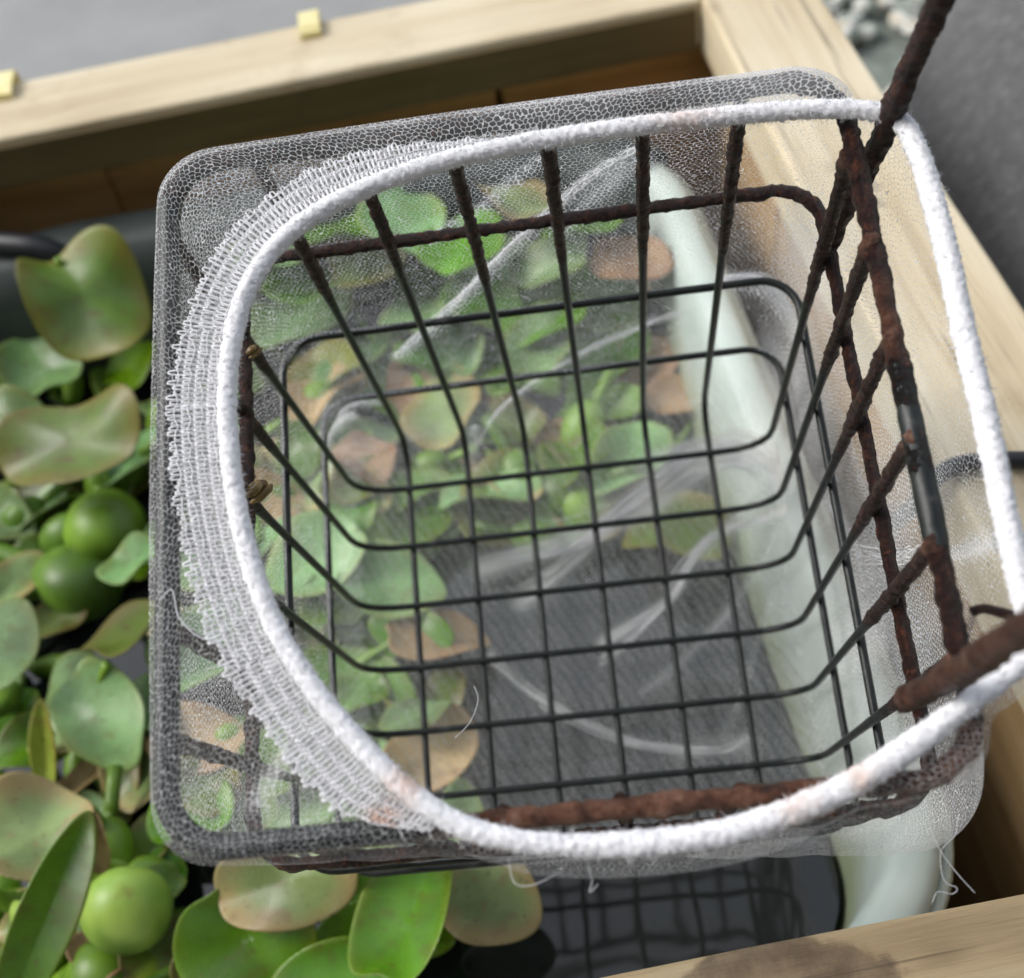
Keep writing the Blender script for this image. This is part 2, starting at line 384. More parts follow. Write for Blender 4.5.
bevel_box('front_rail', (.44, .062, TH), MAT['beam_front'], box, lp(-.10, .0565, BZ - TH / 2 - .0015), .003, 0, 14, .0007, 3)
bevel_box('side_rail', (.56, .0475, TH), MAT['beam'], box, lp(-.3465, .30, BZ - TH / 2), .002, math.pi / 2, 14, .0007, 4)
for x0, x1 in ((-.34, -.156), (-.1555, .0285), (.0315, .134)):
    bevel_box('plank', (x1 - x0, .016, PH + .0055), MAT['panel'], box, lp((x0 + x1) / 2, .503, PH / 2 + .0035), .0015, 0, 0, 0, x0)
for k, (y0, y1) in enumerate(((.09, .185), (.187, .29), (.292, .39), (.392, .494))):
    bevel_box('plank', (y1 - y0, .016, PH), MAT['panel_light'], box, lp(.139, (y0 + y1) / 2, PH / 2 + .001), .0015, math.pi / 2)
    bevel_box('plank', (y1 - y0, .016, PH), MAT['panel'], box, lp(-.34, (y0 + y1) / 2, PH / 2 + .001), .0015, math.pi / 2)
for x0, x1 in ((-.33, -.19), (-.188, -.03), (-.028, .13)):
    bevel_box('plank', (x1 - x0, .016, PH), MAT['panel'], box, lp((x0 + x1) / 2, .066, PH / 2 + .001), .0015)
def brass_clip(x, y):
    mb = MB(); w_, t = .0095, .0016
    prof = [(-.004, -.012), (-.004, .002), (-.001, .0035), (.013, .0035), (.0155, .002), (.0155, -.012)]
    prof = [(p_[0] - .012, p_[1]) for p_ in prof]
    V = []
    for s in (-1, 1):
        for dy, dz in prof: V.append((x + s * w_ / 2, y + dy, BZ + dz))
        for dy, dz in prof: V.append((x + s * w_ / 2, y + dy * .98 - .0002, BZ + dz - (t if dz > -.01 else 0)))
    n = len(prof); f = []
    for i in range(n - 1): f += [(i, i + 1, 2 * n + i + 1, 2 * n + i), (n + i, 3 * n + i, 3 * n + i + 1, n + i + 1), (i, n + i, n + i + 1, i + 1), (2 * n + i, 2 * n + i + 1, 3 * n + i + 1, 3 * n + i)]
    mb.add(np.array(V) - np.array([0, .28, 0]), f)
    return mb.build('brass_clip', MAT['brass'], box, smooth=False)
for px, py in ((310, 24), (5, 88)):
    q, _ = at(px, py, BZ); brass_clip(q[0], .531)

# ------------------------------------------------------------------ plastic tub and water
def rrect(x0, x1, y0, y1, r, n=10):
    P = []
    for cx, cy, a0 in ((x1 - r, y1 - r, 0), (x0 + r, y1 - r, 90), (x0 + r, y0 + r, 180), (x1 - r, y0 + r, 270)):
        for k in range(n + 1):
            t = math.radians(a0 + 90 * k / n); P.append((cx + r * math.cos(t), cy + r * math.sin(t)))
    return np.array(P)
WZ = .238
TX0, TX1, TY0, TY1 = -.295, .087, .097, .462
def tub():
    rings = [(.028, .205, .05, -.004), (.024, .13, .0, -.0), (.012, .0, 0, 0)]
    prof = [(-.030, .02), (-.024, .06), (-.016, .14), (-.008, .22), (-.002, .285), (0, .296), (.003, .299), (.010, .2995), (.014, .297), (.0145, .290), (.0125, .288), (.008, .287), (.003, .22), (-.006, .10), (-.014, .004), (-.03, .002)]
    V = []; f = []; n = None
    for off, z in prof:
        P = rrect(TX0 - off, TX1 + off, TY0 - off, TY1 + off, max(.045 + off, .01)); n = len(P)
        V += [(x, y, z) for x, y in P]
    for i in range(len(prof) - 1):
        for k in range(n):
            k2 = (k + 1) % n; f.append((i * n + k, (i + 1) * n + k, (i + 1) * n + k2, i * n + k2))
    f.append(tuple(range(n))); f.append(tuple((len(prof) - 1) * n + k for k in range(n))[::-1])
    c = np.array([(TX0 + TX1) / 2, (TY0 + TY1) / 2, 0])
    root = empty('plastic_tub', tuple(c), label='pale green plastic tub with rounded corners holding the water', cat='tub')
    mesh('tub_shell', np.array(V) - c, f, MAT['tub'], root)
    P = rrect(TX0 - .0152, TX1 + .0152, TY0 - .0152, TY1 + .0152, .059)
    V2, f2 = tube_data(resample(np.c_[P, np.full(len(P), .292)], .006, True), .0022, 6, True)
    mesh('rim_bead', V2 - c, f2, MAT['tub'], root)
tub()
P = rrect(TX0 + .0085, TX1 - .0085, TY0 + .0085, TY1 - .0085, .038)
tag(mesh('water', [(x, y, WZ) for x, y in P], [tuple(range(len(P)))], MAT['water'], smooth=False), kind='structure')

def shade_sheet():  # added dark sheet that gives the tub's back wall its shade
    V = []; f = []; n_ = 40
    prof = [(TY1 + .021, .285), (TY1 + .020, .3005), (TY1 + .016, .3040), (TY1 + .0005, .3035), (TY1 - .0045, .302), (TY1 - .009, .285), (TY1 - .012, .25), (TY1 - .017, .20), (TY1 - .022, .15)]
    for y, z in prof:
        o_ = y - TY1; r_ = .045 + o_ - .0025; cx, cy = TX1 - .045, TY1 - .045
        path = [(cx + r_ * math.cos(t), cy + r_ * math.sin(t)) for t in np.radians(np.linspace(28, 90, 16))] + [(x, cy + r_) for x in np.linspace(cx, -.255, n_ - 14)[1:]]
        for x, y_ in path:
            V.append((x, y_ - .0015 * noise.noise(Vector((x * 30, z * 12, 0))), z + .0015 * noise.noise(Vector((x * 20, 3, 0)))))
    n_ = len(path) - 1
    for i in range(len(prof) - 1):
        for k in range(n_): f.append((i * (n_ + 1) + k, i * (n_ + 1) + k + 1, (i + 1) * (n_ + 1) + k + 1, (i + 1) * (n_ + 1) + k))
    a = M('shade_grey'); a.p(Base_Color=a.ramp(a.noise(40, detail=5), [(.3, (.030, .040, .038)), (.7, (.060, .072, .066))]), Roughness=.6)
    o = mesh('back_shade_sheet', V, f, a.m)
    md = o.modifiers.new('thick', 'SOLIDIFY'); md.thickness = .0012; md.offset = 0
    tag(o, 'dark slate sheet added as the shade on the back wall inside the tub', 'shade_sheet')
shade_sheet()

# black hose at the far left of the tub
hp = catmull([at(-60, 236, .31)[0], at(0, 243, .31)[0], at(40, 248, .308)[0], at(68, 262, .298)[0], at(88, 290, .27)[0], at(100, 330, .21)[0]], 8)
V, f = tube_data(hp, .0055, 12)
tag(mesh('rubber_hose', V, f, MAT['rubber']), 'black hose dipping into the tub behind the olive leaf at far left', 'hose')

# grey felt bulk right of the box
def felt():
    import bmesh
    bm = bmesh.new(); bmesh.ops.create_uvsphere(bm, u_segments=64, v_segments=40, radius=1)
    for v in bm.verts:
        c = v.co
        s = (abs(c.x) ** 3 + abs(c.y) ** 3 + abs(c.z) ** 3) ** (-1 / 3)
        c *= s
        c.x *= .155; c.y *= .25; c.z *= .165
        q = noise.noise_vector(c * 22); c += q * .005 + noise.noise_vector(c * 90) * .0012
    me = bpy.data.meshes.new('felt_cushion'); bm.to_mesh(me); bm.free()
    me.polygons.foreach_set('use_smooth', [True] * len(me.polygons)); me.materials.append(MAT['felt'])
    o = bpy.data.objects.new('felt_cushion', me); COL.objects.link(o)
    o.location = (.352, .37, .160); o.rotation_euler = (0, 0, math.radians(-9))
    tag(o, 'dark grey felt-textured rounded bulk beside the right wooden beam', 'cushion')
felt()

# ------------------------------------------------------------------ wire basket
RB = np.array([[0.99084, 0.08683, 0.10343], [-0.11531, 0.94261, 0.31335], [-0.07029, -0.3224, 0.94399]])
TB = np.array([-0.03416, 0.00044, 0.39903])
SP = .02; D = .1665
RU0, RU1, RV0, RV1 = -.0183, .1193, -.0182, .1187
BU0, BU1, BV0, BV1 = -.017, .1186, -.0165, .12
HW = [.1239, .0806, .0381]
# local axes of the basket: x = u, y = -v, z = h
def world_of(u, v, h): return RWC @ (RB @ np.array([u, v, -h]) + TB) + CAM
CEN = (.05, .05)
MW = np.eye(4); Rw = RWC @ RB
MW[:3, 0] = Rw[:, 0]; MW[:3, 1] = -Rw[:, 1]; MW[:3, 2] = -Rw[:, 2]; MW[:3, 3] = world_of(CEN[0], CEN[1], 0)
def loc(u, v, h): return np.array([u - CEN[0], -(v - CEN[1]), h])
def ray_plane(px, py, axis, val):
    """point of the basket frame (u, v, h) where the sight line meets a plane of the basket"""
    d = RB.T @ np.array([(px - 512) / F, (py - 489) / F, 1.0]); o = -RB.T @ TB
    d = d * np.array([1, 1, -1]); o = o * np.array([1, 1, -1])
    k = (val - o[axis]) / d[axis]; return o + d * k
basket = empty('wire_basket', label='rusty black wire basket with square grid bottom wrapped in white net', cat='basket')
basket.matrix_world = Matrix(MW.tolist())

def wire(name, pts, base_r, rustf, brightf=None, closed=False, fat=1.5, step=.001, sides=10, seed=0.0, lump=.22):
    P = resample(pts, step, closed); n = len(P)
    ru = np.array([rustf(*p) for p in P]); br = np.array([brightf(*p) if brightf else 0 for p in P])
    nn = np.array([noise.noise(Vector(p * 110 + seed)) + .8 * noise.noise(Vector(p * 300 + seed)) for p in P])
    rad = base_r * (1 + (fat - 1) * ru) * (1 + .8 * lump * nn * ru)
    def bump(i, an, p):
        return 1 + ru[i] * (.26 * noise.noise(Vector(p * 520 + seed)) + .2 * noise.noise(Vector(p * 1100 + seed))) + .02 * noise.noise(Vector(p * 300))
    V, f = tube_data(P, rad, sides, closed, bump)
    return mesh(name, V, f, MAT['wire'], basket, True, {'rust': np.repeat(ru, sides), 'bright': np.repeat(br, sides)})

def sm(a, b, x): t = min(1, max(0, (x - a) / (b - a))); return t * t * (3 - 2 * t)
def bend(P, r=.010, n=6):
    """round the inner corners of a polyline"""
    P = [np.asarray(p, float) for p in P]; out = [P[0]]
    for i in range(1, len(P) - 1):
        a_, c_ = P[i - 1] - P[i], P[i + 1] - P[i]; a_ /= np.linalg.norm(a_); c_ /= np.linalg.norm(c_)
        A_, C_ = P[i] + a_ * r, P[i] + c_ * r
        for t in np.linspace(0, 1, n): out.append((1 - t) ** 2 * A_ + 2 * t * (1 - t) * P[i] + t * t * C_)
    out.append(P[-1]); return np.array(out)
rust_u = lambda x, y, z: sm(.088, .128, z + .02 * noise.noise(Vector((x * 60, y * 60, z * 30))))
WR = .00105
for i in range(6):                                  # wires running front to back
    u = i * SP
    P = [loc(u, RV0 + .001, D), loc(u, BV0, 0), loc(u, BV1, 0), loc(u, RV1 - .001, D)]
    wire('wire', bend(P, .013), WR, rust_u, seed=i * 3.1)
for j in range(6):                                  # wires running left to right, lying over the others
    v = j * SP
    P = [loc(RU0 + .001, v, D + .001), loc(BU0, v, .0019), loc(BU1, v, .0019), loc(RU1 - .0010 + .0005 * math.sin(j * 7), v, D + (.0021 if 0 < j < 5 else .0004))]
    wire('wire', bend(P, .016), WR, rust_u, lambda x, y, z: max(sm(.160, .1675, z) * .9, sm(.146, .166, z) * .25 * (.5 + 1.2 * noise.noise(Vector((x * 90, y * 90, z * 90))))) * sm(.03, .06, x), seed=50 + j * 2.7)
for k, h in enumerate(HW):                          # hoops
    t = h / D; o_ = .0019
    P2 = rrect(BU0 + (RU0 - BU0) * t + (.0016 if k == 0 else -o_), BU1 + (RU1 - BU1) * t + o_, -(BV1 + (RV1 - BV1) * t) - o_, -(BV0 + (RV0 - BV0) * t) + o_, .010, 8)
    P = np.array([loc(x, -y, h) for x, y in P2])
    wire('hoop', P, WR * (1.0, 1.0, .95)[k], (lambda x, y, z: 1.0) if k == 0 else (lambda x, y, z: 0.12), closed=True, fat=1.5, seed=90 + k)
P2 = rrect(RU0, RU1, -RV1, -RV0, .011, 9)
def rim_rust(x, y, z):
    nz = .45 * noise.noise(Vector((x * 150, y * 150, z * 150))) + .3 * noise.noise(Vector((x * 400, y * 400, z * 400)))
    if x > .06: return min(1, max(0, nz * .9 + 1 - .85 * sm(-.042, -.022, y) * (1 - sm(-.010, .014, y))))       # bare dark steel half way along the right side
    if y < -.06: return sm(-.035, -.012, x)
    if y > .06: return .5
    return .0
def rim_bright(x, y, z): return (sm(-.03, -.01, x) * .95 if y < -.06 else 0) + (.6 * sm(.002, .010, y) * (1 - sm(.018, .026, y)) if x > .06 else 0)
wire('rim', np.array([loc(x, -y, D) for x, y in P2]), .0023, rim_rust, rim_bright, True, .84, .0009, 14, 7.7, .2)
# hanging arms at the right corners
pts = [ray_plane(px, py, 1, -.0045) for px, py in ((822, 262), (846, 205), (876, 150), (906, 78), (940, 0), (985, -105))]
wire('hook_arm', catmull([loc(*p) for p in pts], 6), .0021, lambda x, y, z: 1.0, fat=1.1, seed=21, lump=.16)
pts = [ray_plane(px, py, 1, 5 * SP + .004) for px, py in ((905, 700), (940, 682), (985, 655), (1028, 628), (1110, 580))]
wire('hook_arm', catmull([loc(*p) for p in pts], 6), .0021, lambda x, y, z: 1.0, lambda x, y, z: .45, fat=1.1, seed=31, lump=.16)
pts = [ray_plane(px, py, 2, D - .002) for px, py in ((972, 612), (985, 609), (1024, 618), (1075, 628))]
wire('brace', catmull([loc(*p) for p in pts], 6), .0008, lambda x, y, z: 1.0, fat=1.2, seed=33)
def at_x(px, py, x):
    d = RWC @ np.array([(px - 512) / F, (py - 489) / F, 1.0]); return CAM + d * (x - CAM[0]) / d[0]
cp = [at(px, py, BZ + .0035)[0] for px, py in ((1130, 470), (1060, 461), (1020, 460), (985, 461), (955, 466))] + [at_x(px, py, x) for px, py, x in ((938, 477, .1185), (924, 492, .1165), (912, 508, .1155), (896, 520, .113), (875, 529, .109))]
V, f = tube_data(catmull(cp, 6), .0026, 12)
tag(mesh('black_cord', V, f, MAT['rubber']), 'short black cord bent over the inner edge of the right beam under the net', 'cord')

# ------------------------------------------------------------------ white net bag with elastic band
netbag = empty('net_bag', label='white stretchy mesh net bag with thick elastic edge pulled over the wire basket', cat='net bag')
netbag.matrix_world = Matrix(MW.tolist())
BAND = [(227, 400), (231, 350), (243, 300), (267, 257), (302, 223), (352, 194), (420, 168), (490, 150), (560, 137), (630, 127), (700, 119), (770, 112), (830, 109), (872, 111), (899, 119), (917, 150), (930, 190), (946, 250), (963, 330), (978, 390), (992, 450), (1006, 520), (1022, 590), (1034, 630), (1018, 664), (968, 704), (905, 750), (850, 785), (800, 808), (740, 829), (680, 840), (620, 845), (560, 845), (510, 839), (465, 827), (428, 806), (392, 776), (350, 733), (310, 683), (277, 630), (253, 570), (238, 510), (230, 455)]
bandp = np.array([ray_plane(px, py, 2, D + (.0047 if px < 700 or py > 700 else .004)) for px, py in BAND])
bandc = resample(catmull(bandp, 8, True), .0005, True)
bandL = np.array([loc(*p) for p in bandc])
C0 = np.array([(RU0 + RU1) / 2, (RV0 + RV1) / 2])

def polar_lookup(P):
    d = P[:, :2] - C0; a_ = np.arctan2(d[:, 1], d[:, 0]); r_ = np.linalg.norm(d, axis=1); o_ = np.argsort(a_)
    a_, r_, h_ = a_[o_], r_[o_], P[o_, 2]
    a_ = np.r_[a_ - 2 * math.pi, a_, a_ + 2 * math.pi]; r_ = np.tile(r_, 3); h_ = np.tile(h_, 3)
    return lambda t: (np.interp(t, a_, r_), np.interp(t, a_, h_))
bl = polar_lookup(bandc)
def rect_r(u0, u1, v0, v1, r):
    P = rrect(u0, u1, v0, v1, r, 24); P = resample(P, .0006, True)
    g = polar_lookup(np.c_[P, np.zeros(len(P))]); return lambda t: g(t)[0]
rR = rect_r(RU0, RU1, RV0, RV1, .011); rB = rect_r(BU0, BU1, BV0, BV1, .014)

# folds where the cloth is bunched: sight lines on the bottom or back of the basket, (points, width, strength)
def line(axis, val, pts, wd, st): return (catmull([ray_plane(px, py, axis, val) for px, py in pts], 8), wd, st)
HB = -.008; VB = BV0 - .006
FOLDS = [
 line(2, HB, [(480, 568), (560, 545), (640, 512), (700, 470), (748, 462), (790, 488)], .0042, 1.0),
 line(2, HB, [(520, 600), (570, 560), (640, 500), (710, 452), (760, 470), (800, 520)], .004, .85),
 line(2, HB, [(600, 505), (650, 480), (700, 470), (740, 480)], .008, .5),
 line(2, HB, [(600, 640), (665, 600), (690, 560), (725, 530), (790, 515)], .0026, .95),
 line(2, HB, [(490, 655), (530, 690), (590, 725), (650, 745), (720, 748), (745, 735)], .0019, .8),
 line(2, HB, [(560, 560), (610, 515), (655, 478), (690, 452), (715, 446)], .0022, .9),
 line(2, HB, [(690, 455), (735, 440), (770, 462), (785, 500)], .003, .9),
 line(2, HB, [(640, 470), (700, 450), (745, 450)], .005, .6),
 line(2, HB, [(500, 560), (550, 556), (600, 535), (650, 505)], .0014, .9),
 line(2, HB, [(600, 660), (640, 630), (680, 585), (700, 545), (760, 500)], .0013, .8),
 line(2, HB, [(560, 400), (620, 392), (680, 405), (720, 440)], .0035, .4),
 line(2, HB, [(745, 470), (752, 430), (770, 380)], .004, .35),
 line(0, BU1 + .004, [(815, 500), (835, 560), (850, 640)], .005, .35),
 line(2, HB, [(680, 750), (720, 742), (745, 745)], .004, .45),
 line(2, HB, [(640, 690), (700, 640), (760, 560), (800, 470)], .002, .45),
 line(2, HB, [(720, 740), (740, 690), (765, 610), (790, 560)], .0018, .35),
 line(2, HB, [(470, 460), (500, 410), (560, 365), (640, 325), (700, 305)], .0017, .85),
 line(2, HB, [(475, 470), (480, 440), (505, 400)], .003, .4),
 line(2, HB, [(380, 480), (430, 440), (500, 400), (590, 392), (680, 400)], .004, .22),
 line(1, VB, [(640, 150), (590, 178), (545, 215), (500, 255), (455, 300), (400, 345)], .0017, .8),
 line(1, VB, [(540, 158), (510, 180), (480, 205), (430, 235)], .0014, .5),
 line(1, VB, [(640, 165), (600, 190), (560, 225)], .003, .3),
 line(1, VB, [(725, 282), (760, 282), (790, 305), (806, 335)], .0035, .7),
 line(0, BU1 + .006, [(806, 340), (830, 420), (850, 520), (870, 620)], .0035, .35),
 line(0, BU1 + .006, [(860, 560), (900, 560), (940, 548)], .002, .6),
 line(0, BU0 - .004, [(325, 470), (322, 430), (330, 405)], .002, .6),
 line(1, VB, [(330, 402), (345, 392), (375, 390)], .002, .5),
 line(2, D + .003, [(258, 800), (285, 755), (320, 735)], .0016, .5),
]
def gather_at(P):
    g = np.zeros(len(P))
    for L, wd, st in FOLDS:
        d2 = np.full(len(P), 1e9)
        ax = int(np.argmin(L.std(0)))
        for q in resample(L, .002):
            df = P - q; df[:, ax] = np.where(np.abs(df[:, ax]) < .011, 0, 1); d2 = np.minimum(d2, (df ** 2).sum(1))
        g = np.maximum(g, st * np.exp(-d2 / wd ** 2))
    return g

def net_profile(t):
    rb, hb = bl(t); r1 = rR(t); r0 = rB(t); c = math.cos(t); s = math.sin(t)
    slack = .0035 + .012 * max(0, c) ** 1.5 + .006 * max(0, c * .7 + s * .7) ** 3       # looser towards the right side
    wav = .0012 * noise.noise(Vector((t * 5, 1.7, 0))) + .0007 * noise.noise(Vector((t * 17, 4.1, 0)))
    bow = -.0022 * (abs(math.sin(2 * t)) < .85)                                         # drawn tight between the corners
    pts = []
    if rb < r1 - .003:
        pts += [(rb, hb - .0015), (rb + (r1 - rb) * .45, D + .0024), (r1 - .0022, D + .0034), (r1 + .0019, D + .0029), (r1 + .0036, D - .0004), (r1 + .0038, D - .005)]
    elif rb < r1 + .003:
        e = max(rb, r1)
        pts += [(rb, hb), (e + .0018, D + .0030), (e + .0036, D + .0016), (e + .004, D - .001), (e + .0042, D - .004), (e + .0042, D - .008)]
    else:
        pts += [(rb, hb), (rb + .0030, hb - .002), (rb + .0045, hb - .006), (rb + .0050, hb - .012), (rb + .0040, hb - .020), (rb + .0020, hb - .028)]
    for fr in (.72, .5, .26):
        rw = r0 + (r1 - r0) * fr
        pts.append((rw + (slack * (fr + .15) + wav) , D * fr))
    pts += [(r0 + .002, .004), (r0 - .003, -.004)]
    for q in (.86, .7, .52, .34, .17): pts.append((r0 * q, -.006 - .004 * (1 - q) + .0018 * noise.noise(Vector((c * q * 3, s * q * 3, 2)))))
    pts.append((0.0004, -.010))
    return pts

def build_net():
    N = 480; rows_ = []
    for k in range(N):
        t = -math.pi + 2 * math.pi * (k + .5) / N
        pr = catmull(np.array(net_profile(t)), 16)
        rows_.append(np.c_[C0[0] + pr[:, 0] * math.cos(t), C0[1] + pr[:, 0] * math.sin(t), pr[:, 1]])
    G = np.array(rows_); n, mm = G.shape[:2]
    for _ in range(2):                                   # relax the creases round the turns
        G = .5 * G + .25 * (np.roll(G, 1, 0) + np.roll(G, -1, 0))
    G = np.concatenate([G, G[:1]], 0); n = N + 1
    Pf = G.reshape(-1, 3); g = gather_at(Pf)
    nz = np.array([noise.noise(Vector((p[0] * 45, p[1] * 45, p[2] * 25))) for p in Pf])
    low = Pf[:, 2] < .15
    g = np.clip(g + low * np.clip(nz, 0, 1) * .08, 0, 1)
    # a thicker overlap of cloth lies along the back rim, more so to the right
    back = np.array([sm(-.004, -.016, p[1]) * sm(D - .02, D - .002, p[2]) * (.10 + .16 * sm(.03, .10, p[0])) for p in Pf])
    right = np.array([sm(.112, .119, p[0]) * (1 - sm(.09, .15, p[2])) * .26 for p in Pf])
    g = np.maximum(np.maximum(g, back * (1 + .8 * nz)), right * (1 + .9 * nz))
    cen = np.array([C0[0], C0[1], .05]); out = Pf - cen; out /= np.linalg.norm(out, axis=1)[:, None]
    Pf = Pf + out * (g * .0025 * low)[:, None]                 # pushed out where bunched
    sl_ = np.array([1 - sm(.0, .03, p[2]) for p in Pf])
    ref = G[:, 80]; S_ = np.r_[0, np.cumsum(np.linalg.norm(np.diff(ref, axis=0), axis=1))]
    Q_ = np.concatenate([np.zeros((n, 1)), np.cumsum(np.linalg.norm(np.diff(G, axis=1), axis=2), axis=1)], 1); Q_ -= Q_[:, 48:49]
    K1 = np.stack([np.repeat(S_[:, None], mm, 1), Q_, np.zeros((n, mm))], 2)
    K2 = np.stack([G[:, :, 0], G[:, :, 1], np.zeros((n, mm))], 2)
    V = np.array([loc(*p) for p in Pf]).reshape(n, mm, 3); g = g.reshape(n, mm); sl_ = sl_.reshape(n, mm)
    def piece(name, a0, a1, K):
        w_ = a1 - a0; f = [(i * w_ + k, (i + 1) * w_ + k, (i + 1) * w_ + k + 1, i * w_ + k + 1) for i in range(n - 1) for k in range(w_ - 1)]
        mesh(name, V[:, a0:a1].reshape(-1, 3), f, MAT['net'], netbag, True, {'gather': g[:, a0:a1].ravel(), 'slack': sl_[:, a0:a1].ravel(), 'knit': K[:, a0:a1].reshape(-1, 3)})
    cut = 148
    piece('netting', 0, cut + 1, K1); piece('netting_floor', cut, mm, K2)
build_net()

def pulled_threads():
    mb = MB(); q_ = random.Random(3)
    for L, wd, st in FOLDS:
        if st < .55: continue
        ax = int(np.argmin(L.std(0))); oth = [k for k in range(3) if k != ax]
        for _ in range(int(5 + wd * 2200)):
            n_ = len(L); i0 = q_.randrange(0, max(1, n_ // 3)); i1 = q_.randrange(2 * n_ // 3, n_)
            T = L[i0:i1].copy(); o1, o2, sd_ = q_.gauss(0, wd * .6), q_.gauss(0, wd * .6), q_.random() * 50
            t = np.linspace(0, 1, len(T))
            d = np.gradient(T, axis=0)[:, oth]; d /= np.linalg.norm(d, axis=1)[:, None] + 1e-9
            off = o1 * (1 - t) + o2 * t + np.array([.0008 * noise.noise(Vector((a_ * 4, sd_, 0))) for a_ in t])
            T[:, oth[0]] += -d[:, 1] * off; T[:, oth[1]] += d[:, 0] * off
            T[:, ax] += q_.uniform(-.0008, .0008)
            mb.tube([loc(*p) for p in T], q_.uniform(.00006, .00015), 4)
    mb.build('pulled_thread', MAT['thread'], netbag, attr='stain')['kind'] = 'stuff'
pulled_threads()

def stain_at(px, py):
    d = 0
    for sx, sy, sr in ((402, 790, 16), (395, 800, 12), (680, 121, 34), (312, 835, 10), (800, 806, 26), (860, 780, 22)):
        d = max(d, math.exp(-((px - sx) ** 2 + (py - sy) ** 2) / sr ** 2) * (.5 if sx > 600 else .95))
    return d
def project(p):
    c = RB @ np.array([p[0], p[1], -p[2]]) + TB; return 512 + F * c[0] / c[2], 489 + F * c[1] / c[2]

def build_band():
    P = bandL; n = len(P); sides = 24
    st = np.array([stain_at(*project(p)) for p in bandc])
    def prof(i):
        px, py = project(bandc[i])
        side = sm(880, 940, px) * (1 - sm(600, 690, py))
        return side
    side = np.array([prof(i) for i in range(n)])
    rad = .00182 + .0003 * side + .00035 * np.array([sm(560, 640, project(p)[0]) * sm(700, 760, project(p)[1]) for p in bandc])
    s = np.arange(n) * .0005
    def bump(i, an, p):
        ph = s[i] * 2 * math.pi / .0019
        st_ = .10 * math.sin(ph + (1 if math.sin(3 * an) > 0 else -1) * 1.3) * (.6 + .4 * math.sin(6 * an))
        return 1 + st_ * .6 + .09 * noise.noise(Vector(p * 420)) + .13 * noise.noise(Vector(p * 1000)) + .15 * noise.noise(Vector(p * 2600))
    V, f = tube_data(P, rad, sides, True, bump)
    band = mesh('elastic_band', V, f, MAT['thread'], netbag, True, {'stain': np.repeat(st, sides)})
    # fuzz of loose fibres
    mb = MB(); T, A, B = frames(P, True)
    for _ in range(15000):
        i = random.randrange(n); an = random.uniform(0, 6.283); o_ = math.cos(an) * A[i] + math.sin(an) * B[i]
        b0 = P[i] + o_ * rad[i] * .85; d_ = o_ + T[i] * random.uniform(-1.2, 1.2) + rng.normal(0, .4, 3); d_ /= np.linalg.norm(d_)
        L_ = random.uniform(.0003, .0011); d2 = d_ + rng.normal(0, .5, 3)
        mb.tube([b0, b0 + d_ * L_ * .6, b0 + d_ * L_ * .6 + d2 * L_ * .5], [.00006, .00005, .00003], 3)
    z_ = mb.build('band_fuzz', MAT['thread'], netbag, attr='stain'); z_['kind'] = 'stuff'
build_band()

